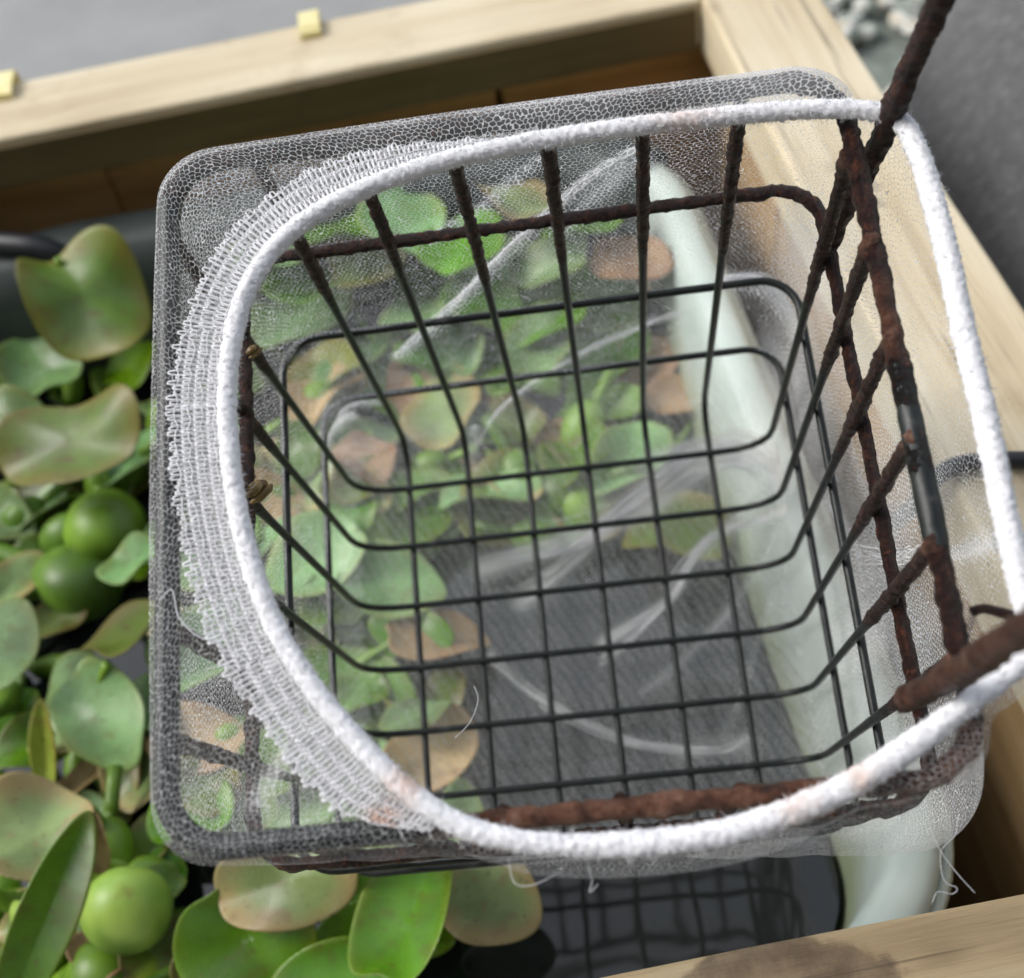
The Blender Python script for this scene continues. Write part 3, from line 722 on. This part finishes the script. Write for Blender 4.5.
def build_ribbing():
    """rows of looped knit stitches outside the band along the left half"""
    key = [(BAND[i][0], BAND[i][1], wpx) for i, wpx in ()]
    Wd = {}
    def width(p):
        px, py = project(p)
        if px > 600: return 0
        if py < 330: return 42 * (1 - sm(300, 560, px)) if px > 300 else 42
        if py > 640: return 44 * (1 - sm(370, 465, px))
        return 47
    outn = bandc[:, :2] - C0; outn /= np.linalg.norm(outn, axis=1)[:, None]
    tang = np.roll(bandc, -1, 0) - np.roll(bandc, 1, 0)
    nrm = np.c_[tang[:, 1], -tang[:, 0]]; nrm /= np.linalg.norm(nrm, axis=1)[:, None]
    sgn = np.sign((nrm * outn).sum(1)); nrm *= sgn[:, None]
    wid = np.array([width(p) for p in bandc]) * .00021
    s = np.arange(len(bandc)) * .0005
    mb = MB(); lam = .00092; R_ = .00021
    def pt(sv, d, h):
        i = sv / .0005; i0 = int(i) % len(bandc); i1 = (i0 + 1) % len(bandc); fr = i - int(i)
        q = bandc[i0] * (1 - fr) + bandc[i1] * fr; nn = nrm[i0] * (1 - fr) + nrm[i1] * fr
        return loc(q[0] + nn[0] * d, q[1] + nn[1] * d, D + .0033 + h)
    Lt = len(bandc) * .0005
    nrow = 4
    k = 0; x = 0.0
    stitch = np.arange(0, Lt, lam)
    for sv in stitch:
        i = int(sv / .0005) % len(bandc); w_ = wid[i]
        if w_ < .0016: continue
        rows_n = max(1, int(round(w_ / .0027)))
        jx = random.uniform(-.05, .05) * lam
        for r_ in range(rows_n):
            d0 = .0016 + (r_ + .0) * w_ / rows_n; d1 = .0016 + (r_ + 1.0) * w_ / rows_n
            last = r_ == rows_n - 1
            if last: d1 += random.uniform(-.0010, .0006)
            j1, j2 = random.uniform(-.07, .07) * lam, random.uniform(-.07, .07) * lam
            # one knit loop: up one leg, over, down the other
            P = [pt(sv + jx - lam * .10, d0 - .0006, -.0003), pt(sv + jx - lam * .42 + j1, (d0 * .6 + d1 * .4), .0004), pt(sv + jx - lam * .25 + j1, d1 - .0001, .0006),
                 pt(sv + jx + lam * .25 + j2, d1, .0004), pt(sv + jx + lam * .42 + j2, (d0 * .6 + d1 * .4), .0003), pt(sv + jx + lam * .10, d0 - .0006, -.0003)]
            px, py = 0, 0
            mb.tube(catmull(P, 3), R_ * random.uniform(.75, 1.2), 4, attr=stain_at(*project(bandc[i])) * .8)
    # running threads along each row
    good = wid > .0016; idx = np.where(good)[0]
    segs = np.split(idx, np.where(np.diff(idx) > 1)[0] + 1)
    for r_ in range(1, nrow + 1):
        for sg in segs:
            if len(sg) < 20: continue
            P = [pt(i * .0005, .0016 + (r_ - .5 + .12 * math.sin(i * .7 + r_)) * wid[i] / nrow + random.uniform(-.00025, .00025), .0006 + .0003 * math.sin(i * 1.9 + r_ * 2)) for i in sg[::2]]
            mb.tube(P, R_ * .62, 4, attr=0)
    # loose fibres at the outer fringe
    for sg in segs:
        for i in sg:
            for _ in range(2):
                if random.random() < .75: continue
                d = .0016 + wid[i] * random.uniform(.1, 1.02); e = random.uniform(.0006, .0018)
                a_ = random.uniform(-1, 1)
                P = [pt(i * .0005, d, .0005), pt(i * .0005 + a_ * e, d + e * .5, .0012), pt(i * .0005 + a_ * e * 1.6, d + e * .7, .0008)]
                mb.tube(P, .00007, 3)
    mb.build('ribbed_knit', MAT['thread'], netbag, attr='stain')
    # the close weave under the loops, part of the same gathered strip
    for sg in segs:
        if len(sg) < 20: continue
        V = []; f = []; g = []; kn = []; st_ = []; nc = 12
        for a_, i in enumerate(sg):
            for c_ in range(nc + 1):
                e = c_ / nc; V.append(pt(i * .0005, .0004 + wid[i] * .92 * e, -.0002 + .0002 * math.sin(e * 25)))
                g.append((.74 - .34 * e) * (.75 + .35 * math.sin(e * 4 * 2 * math.pi) * .6 + .25 * noise.noise(Vector((i * .0005 * 300, e * 3, 0))))); kn.append((i * .0005, .0016 + wid[i] * e, 0))
        for a_ in range(len(sg) - 1):
            for c_ in range(nc): f.append((a_ * (nc + 1) + c_, (a_ + 1) * (nc + 1) + c_, (a_ + 1) * (nc + 1) + c_ + 1, a_ * (nc + 1) + c_ + 1))
        mesh('gathered_weave', V, f, MAT['net'], netbag, True, {'gather': g, 'slack': np.zeros(len(V)), 'knit': np.array(kn)})
build_ribbing()

def loose_thread(pts, axis, val, r=.00007):
    P = catmull([loc(*ray_plane(px, py, axis, val)) for px, py in pts], 8)
    V, f = tube_data(P, r, 5); mesh('loose_thread', V, f, MAT['thread'], netbag, True, {'stain': np.zeros(len(V))})
loose_thread([(930, 828), (940, 850), (956, 872), (975, 893)], 2, D - .035)
loose_thread([(958, 815), (955, 835), (941, 852), (944, 880), (957, 888), (952, 894), (938, 892), (932, 903)], 2, D - .035)
loose_thread([(508, 858), (514, 882), (528, 886), (545, 880), (560, 872)], 2, D - .004)
loose_thread([(588, 866), (592, 880), (590, 892), (598, 884)], 2, D - .004)
loose_thread([(455, 738), (470, 722), (478, 700), (474, 686)], 2, D * .5, .00009)
loose_thread([(160, 600), (172, 590), (178, 615), (192, 632), (206, 640)], 2, D + .004, .0001)

# ------------------------------------------------------------------ snail on the left wires
def snail(px, py, h, r, label):
    p = ray_plane(px, py, 2, h); c = world_of(*p)
    root = empty('snail', tuple(c), label=label, cat='snail')
    mb = MB(); P = []
    for k in range(60):
        t = k / 59; a_ = t * 4.6 * math.pi; rr = r * .62 * (1 - t) ** 1.0 + .0001
        P.append((rr * math.cos(a_), rr * math.sin(a_), r * .75 * t ** .8))
    mb.tube(P, [r * .48 * (1 - k / 64) + .00008 for k in range(60)], 10)
    mb.build('shell', MAT['snail'], root)
    b = MB(); b.tube([(-r * 1.0, r * .2, -r * .45), (-r * .2, 0, -r * .5), (r * .9, -r * .1, -r * .45), (r * 1.25, -r * .2, -r * .3)], [r * .12, r * .4, r * .34, r * .12], 8)
    b.build('foot', MAT['snail'], root)
    root.rotation_euler = (math.radians(-35), 0, math.radians(40))
snail(257, 491, HW[0] + .006, .0028, 'round shiny brown snail on the rusty left hoop below the lower wire joint')
snail(253, 351, HW[0] + .005, .0017, 'tiny tan snail at the topmost left wire joint beside the band')

# ------------------------------------------------------------------ water hyacinths
def leaf_verts(L, W_, cup, fold, curl, wav, seed, notch=.24):
    nr, na = 9, 28; V = []; rad = []; span = []
    def pt(q, t):
        # kidney outline, notch at the stalk (t = pi), slightly pointed at the tip
        rr = 1 - notch * q * math.exp(-((abs(t - math.pi)) / .42) ** 2) + .07 * math.exp(-(min(t, 2 * math.pi - t) / .35) ** 2)
        rr *= 1 + .05 * noise.noise(Vector((math.cos(t) * 1.6, math.sin(t) * 1.6, seed)))
        x = q * rr * math.cos(t) * L / 2; y = q * rr * math.sin(t) * W_ / 2
        zz = cup * q * q * min(L, W_) * .5 + fold * abs(y) - curl * (x / L) ** 2 * L * (1 if x > 0 else .4)
        zz += wav * q * q * math.sin(3 * t + seed) * .1 * W_ + .03 * W_ * noise.noise(Vector((x * 60, y * 60, seed)))
        V.append((x, y, zz)); rad.append(q); span.append(math.sin(t) * q)
    pt(0, 0)
    for i in range(1, nr + 1):
        for k in range(na): pt(i / nr, 2 * math.pi * k / na)
    f = [(0, 1 + k, 1 + (k + 1) % na) for k in range(na)]
    for i in range(nr - 1):
        for k in range(na):
            k2 = (k + 1) % na; f.append((1 + i * na + k, 1 + (i + 1) * na + k, 1 + (i + 1) * na + k2, 1 + i * na + k2))
    return V, f, rad, span

PLANTS = {}
def plant(key, px, py, label):
    q, _ = at(px, py, WZ)
    PLANTS[key] = empty('water_hyacinth', tuple(q), label=label, cat='water plant', group='water hyacinths floating in the tub')
LS = [0]
def leaf(key, px, py, Z, Lpx, Wpx, az, pitch, roll, mt, cup=.18, fold=.0, curl=.25, wav=.5, stalk=True):
    LS[0] += 1; sd_ = LS[0] * 1.37; root = PLANTS[key]
    Z = max(Z, WZ + .007); q, k = at(px, py, Z); sc = k / F
    V, f, rad, span = leaf_verts(Lpx * sc, Wpx * sc, cup * 1.7, fold, curl * 1.2, wav * 1.6, sd_)
    o = mesh('leaf', V, f, MAT['l_' + mt], root, True, {'rad': rad, 'span': span})
    o.location = Vector(q) - root.location
    o.rotation_euler = (Matrix.Rotation(math.radians(az), 3, 'Z') @ Matrix.Rotation(math.radians(-pitch), 3, 'Y') @ Matrix.Rotation(math.radians(roll), 3, 'X')).to_euler()
    md = o.modifiers.new('thick', 'SOLIDIFY'); md.thickness = .0008; md.offset = 0
    sb = o.modifiers.new('sub', 'SUBSURF'); sb.levels = 1; sb.render_levels = 1
    if stalk:
        R_ = o.rotation_euler.to_matrix(); s0 = o.location + R_ @ Vector((-Lpx * sc * .33, 0, -.001))
        e = Vector((s0.x * .45, s0.y * .45, .002)); m_ = (s0 + e) / 2 + (R_ @ Vector((-1, 0, -.3))) * .012
        P = catmull([tuple(s0), tuple(m_), tuple(e)], 6); n_ = len(P)
        V, f = tube_data(P, [.0016 + .0035 * math.exp(-((i / n_ - .7) / .22) ** 2) for i in range(n_)], 8)
        mesh('stalk', V, f, MAT['b_green'], root)
def bulb(key, px, py, Z, rpx, mt, az=0, el=50, stretch=1.15, neck=True):
    root = PLANTS[key]; q, k = at(px, py, Z); r = rpx * k / F; n_ = 22
    d = np.array([math.cos(math.radians(az)) * math.cos(math.radians(el)), math.sin(math.radians(az)) * math.cos(math.radians(el)), math.sin(math.radians(el))])
    P = []; R_ = []
    for i in range(n_ + 1):
        t = i / n_; x = -math.cos(math.pi * t)
        P.append(np.array(q) - np.array(root.location) + d * r * stretch * x); R_.append(r * math.sqrt(max(1e-4, 1 - x * x)) * (1 - .08 * x))
    if neck:
        for s_ in (1.15, 1.45, 1.9, 2.5): P.append(np.array(q) - np.array(root.location) + d * r * stretch * s_ + np.array([0, 0, -.001 * s_])); R_.append(r * (.27 if s_ > 1.2 else .3))
    V, f = tube_data(np.array(P), np.array(R_), 20, False, lambda i, an, p: 1 + .035 * math.sin(3 * an + rpx) + .07 * noise.noise(Vector(p * 70) + Vector((rpx, 0, 0))))
    mesh('bulb', V, f, MAT['b_' + mt], root)

plant('a', 80, 330, 'hyacinth at the back left below the hose, with a curled olive and brown leaf')
leaf('a', 84, 296, .312, 150, 124, -62, -26, -14, 'olive', .12, .06, .45, 1.2)
leaf('a', 20, 330, .25, 90, 70, 150, 0, 0, 'olive')
leaf('a', 42, 368, .262, 100, 82, 105, 12, 8, 'pale', .2)
leaf('a', 134, 368, .25, 74, 62, 60, 8, -10, 'bright', .15)
leaf('a', 5, 375, .25, 70, 60, 140, 5, 12, 'green', .15)
plant('b', 80, 540, 'hyacinth with a broad olive leaf above a round green bulb, middle of the left edge')
leaf('b', 74, 440, .292, 112, 158, -88, -8, 6, 'olive', .14, .02, .35, .5)
leaf('b', 36, 512, .25, 88, 50, 205, -10, 15, 'pale', .1, .12)
bulb('b', 107, 529, .252, 41, 'green', 95, 25, 1.0, True)
bulb('b', 78, 583, .244, 40, 'dark', 150, 15, 1.15, True)
leaf('b', 135, 478, .24, 60, 44, 30, 0, 10, 'olive')
leaf('b', 140, 560, .24, 60, 70, 60, 0, -10, 'green', .1, .0, .3, .3)
plant('c', 0, 620, 'hyacinth at the left edge with a pale blue-green leaf and a pointed tan leaf')
leaf('c', 14, 582, .255, 84, 46, 55, -10, 25, 'paletan', .1, .2, .2)
leaf('c', 0, 650, .285, 130, 72, 85, -5, 20, 'pale', .12, .05)
leaf('c', 12, 712, .24, 60, 40, 40, 0, 20, 'green')
plant('d', 100, 690, 'hyacinth left of the lower basket side with torn pale leaves and a narrow yellow bud')
leaf('d', 134, 638, .275, 112, 92, 50, -15, -25, 'olive', .2, .05)
leaf('d', 100, 712, .268, 130, 84, -60, -12, 10, 'pale', .12, .04, .4, .6)
leaf('d', 76, 684, .262, 95, 66, 120, -8, -15, 'pale', .1, .05, .4, .6, False)
leaf('d', 144, 708, .262, 80, 60, 80, 0, 0, 'pale')
leaf('d', 45, 750, .262, 100, 26, 80, 40, 10, 'yellow', .1, .5, 0, .2)
leaf('d', 122, 786, .24, 95, 40, 78, 20, 10, 'yellow', .1, .3)
leaf('d', 60, 620, .235, 60, 50, 20, 0, 0, 'olive')
plant('e', 90, 900, 'hyacinth in the lower left corner with a lime green round bulb and a blade-like leaf')
leaf('e', 32, 838, .285, 120, 128, 15, -14, -8, 'paletan', .18, .05, .3, .7)
leaf('e', 92, 838, .278, 70, 40, -80, -35, 10, 'tan', .1, .3)
leaf('e', 44, 922, .300, 215, 62, 57, 22, 40, 'green', .05, .22, .1, .2)
bulb('e', 126, 909, .272, 43, 'lime', 172, 8, 1.06, True)
bulb('e', 108, 852, .25, 27, 'green', 80, 25, 1.3, True)
bulb('e', 104, 978, .25, 36, 'green', 120, 40, 1.1, False)
leaf('e', 152, 842, .245, 66, 56, 60, -10, 0, 'olive')
leaf('e', 160, 880, .235, 60, 60, -40, 0, 0, 'green')
bulb('e', 178, 935, .235, 22, 'green', 60, 50, 1.3, False)
plant('f', 330, 930, 'hyacinth in front of the basket with two large folded green leaves at the bottom edge')
leaf('f', 288, 880, .285, 92, 160, -90, -20, 5, 'paletan', .1, .0, .4, .6)
leaf('f', 248, 940, .270, 150, 140, -60, -25, 8, 'green', .15, .06, .3, .4)
leaf('f', 408, 928, .280, 165, 105, 68, -10, -10, 'green', .25, .1, .3, .4)
leaf('f', 345, 940, .262, 90, 56, 40, 0, 10, 'bright', .1, .2)
leaf('f', 346, 905, .25, 70, 50, 80, 0, 0, 'bright')
leaf('f', 330, 985, .27, 150, 80, 10, 0, 10, 'green')
plant('g', 480, 890, 'hyacinth beside the basket reflection with one pale leaf scorched at its tip')
leaf('g', 486, 897, .262, 112, 96, -35, -8, 8, 'paletan', .15, .0, .3, .5)
leaf('g', 440, 878, .24, 60, 60, 60, 0, 0, 'yellow')
plant('h', 450, 330, 'hyacinth behind the basket with pale and green leaves seen through the back net')
for a_ in ((300, 322, .255, 120, 86, 20, 'pale'), (365, 300, .25, 90, 70, 70, 'green'), (430, 286, .262, 120, 90, 100, 'green'), (505, 290, .262, 130, 100, 40, 'pale'), (585, 300, .262, 110, 90, -20, 'pale'),
           (455, 360, .25, 130, 80, -30, 'green'), (330, 385, .25, 100, 90, 200, 'yellow'), (390, 395, .24, 90, 70, -60, 'bright'), (600, 360, .25, 110, 80, 20, 'green'), (540, 345, .27, 120, 70, 60, 'pale'), (672, 290, .24, 90, 50, 20, 'tan')):
    leaf('h', a_[0], a_[1], a_[2], a_[3], a_[4], a_[5], random.uniform(-20, 10), random.uniform(-15, 15), a_[6])
for a_ in ((270, 262, .292, 90, 80, 60, 'pale'), (330, 232, .296, 110, 84, 110, 'green'), (400, 222, .298, 110, 90, 80, 'pale'), (462, 250, .292, 100, 80, 40, 'bright'), (520, 205, .298, 120, 86, 100, 'paletan'), (585, 232, .295, 110, 84, 60, 'green'), (628, 262, .288, 90, 60, -30, 'tan'), (365, 262, .285, 90, 70, 0, 'olive'), (555, 262, .286, 100, 70, 150, 'pale'), (300, 290, .28, 90, 70, 20, 'bright'), (480, 305, .275, 90, 70, -40, 'green'), (415, 322, .27, 90, 74, 80, 'pale'), (545, 325, .27, 100, 70, 30, 'bright')):
    leaf('h', a_[0], a_[1], a_[2], a_[3], a_[4], a_[5], random.uniform(-25, 10), random.uniform(-18, 18), a_[6], stalk=False)
plant('i', 600, 430, 'hyacinth under the basket with dried tan and salmon leaves near the tub wall')
for a_ in ((560, 455, .245, 120, 70, 10, 'tan'), (640, 372, .245, 100, 66, 30, 'tan'), (694, 400, .24, 60, 100, 80, 'tan'), (600, 405, .25, 90, 60, -20, 'bright'), (585, 512, .24, 90, 70, -60, 'paletan'), (500, 430, .245, 100, 80, 60, 'bright'), (470, 400, .24, 90, 60, 100, 'tan'), (640, 490, .235, 60, 40, 0, 'tan')):
    leaf('i', a_[0], a_[1], a_[2], a_[3], a_[4], a_[5], random.uniform(-20, 10), random.uniform(-15, 15), a_[6])
plant('j', 380, 560, 'hyacinth under the left half of the basket with broad green and pale leaves')
for a_ in ((400, 520, .25, 130, 100, 30, 'green'), (385, 585, .262, 120, 86, -20, 'pale'), (300, 480, .25, 110, 90, 160, 'paletan'), (440, 500, .24, 80, 80, 80, 'bright'), (320, 560, .265, 120, 100, 200, 'pale'), (345, 450, .24, 100, 60, 120, 'bright'), (500, 500, .24, 90, 70, 40, 'pale')):
    leaf('j', a_[0], a_[1], a_[2], a_[3], a_[4], a_[5], random.uniform(-20, 10), random.uniform(-15, 15), a_[6])
plant('k', 380, 680, 'hyacinth under the front left of the basket with a tan leaf over green ones')
for a_ in ((432, 640, .255, 116, 64, 0, 'tan'), (350, 690, .25, 140, 90, -30, 'green'), (430, 752, .25, 80, 110, -60, 'tan'), (380, 740, .24, 100, 70, -60, 'olive'), (300, 640, .25, 100, 80, 180, 'pale'), (445, 700, .235, 70, 50, 60, 'olive'), (370, 640, .24, 80, 70, 90, 'bright')):
    leaf('k', a_[0], a_[1], a_[2], a_[3], a_[4], a_[5], random.uniform(-20, 10), random.uniform(-15, 15), a_[6])
plant('l', 220, 730, 'hyacinth behind the lower left corner of the net with pale leaves and a tan one')
for a_ in ((215, 645, .262, 150, 110, 40, 'pale'), (195, 740, .255, 110, 70, -20, 'tan'), (195, 820, .25, 90, 90, 80, 'bright'), (290, 760, .255, 110, 90, 10, 'green'), (310, 820, .25, 100, 70, -30, 'pale'), (250, 800, .245, 100, 80, 60, 'paletan'), (215, 560, .255, 110, 90, 100, 'pale'), (230, 320, .25, 110, 90, 100, 'pale'), (210, 430, .25, 100, 100, 70, 'pale')):
    leaf('l', a_[0], a_[1], a_[2], a_[3], a_[4], a_[5], random.uniform(-20, 10), random.uniform(-15, 15), a_[6])

# low leaves and buds that fill the gaps between the plants
fr = random.Random(5)
spots_ = [(fr.uniform(-10, 150), fr.uniform(390, 975)) for _ in range(26)] + [(fr.uniform(150, 470), fr.uniform(870, 978)) for _ in range(10)] + [(fr.uniform(170, 700), fr.uniform(270, 540)) for _ in range(60)] + [(fr.uniform(170, 470), fr.uniform(480, 850)) for _ in range(26)]
for px, py in spots_:
    q, _ = at(px, py, WZ)
    if not (TX0 + .03 < q[0] < TX1 - .02 and TY0 + .03 < q[1] < TY1 - .03): continue
    key = min(PLANTS, key=lambda k_: (PLANTS[k_].location - Vector(q)).length)
    if fr.random() < .2: bulb(key, px, py, WZ + .012, fr.uniform(16, 28), fr.choice(['dark', 'green']), fr.uniform(0, 360), fr.uniform(15, 40), 1.35, True)
    else: leaf(key, px, py, WZ + fr.uniform(.008, .022), fr.uniform(60, 120), fr.uniform(40, 80), fr.uniform(0, 360), fr.uniform(-15, 25), fr.uniform(-20, 20), fr.choice(['olive', 'green', 'green', 'tan', 'pale', 'olive', 'pale', 'paletan']), .15, fr.uniform(0, .15), .3, .8, False)
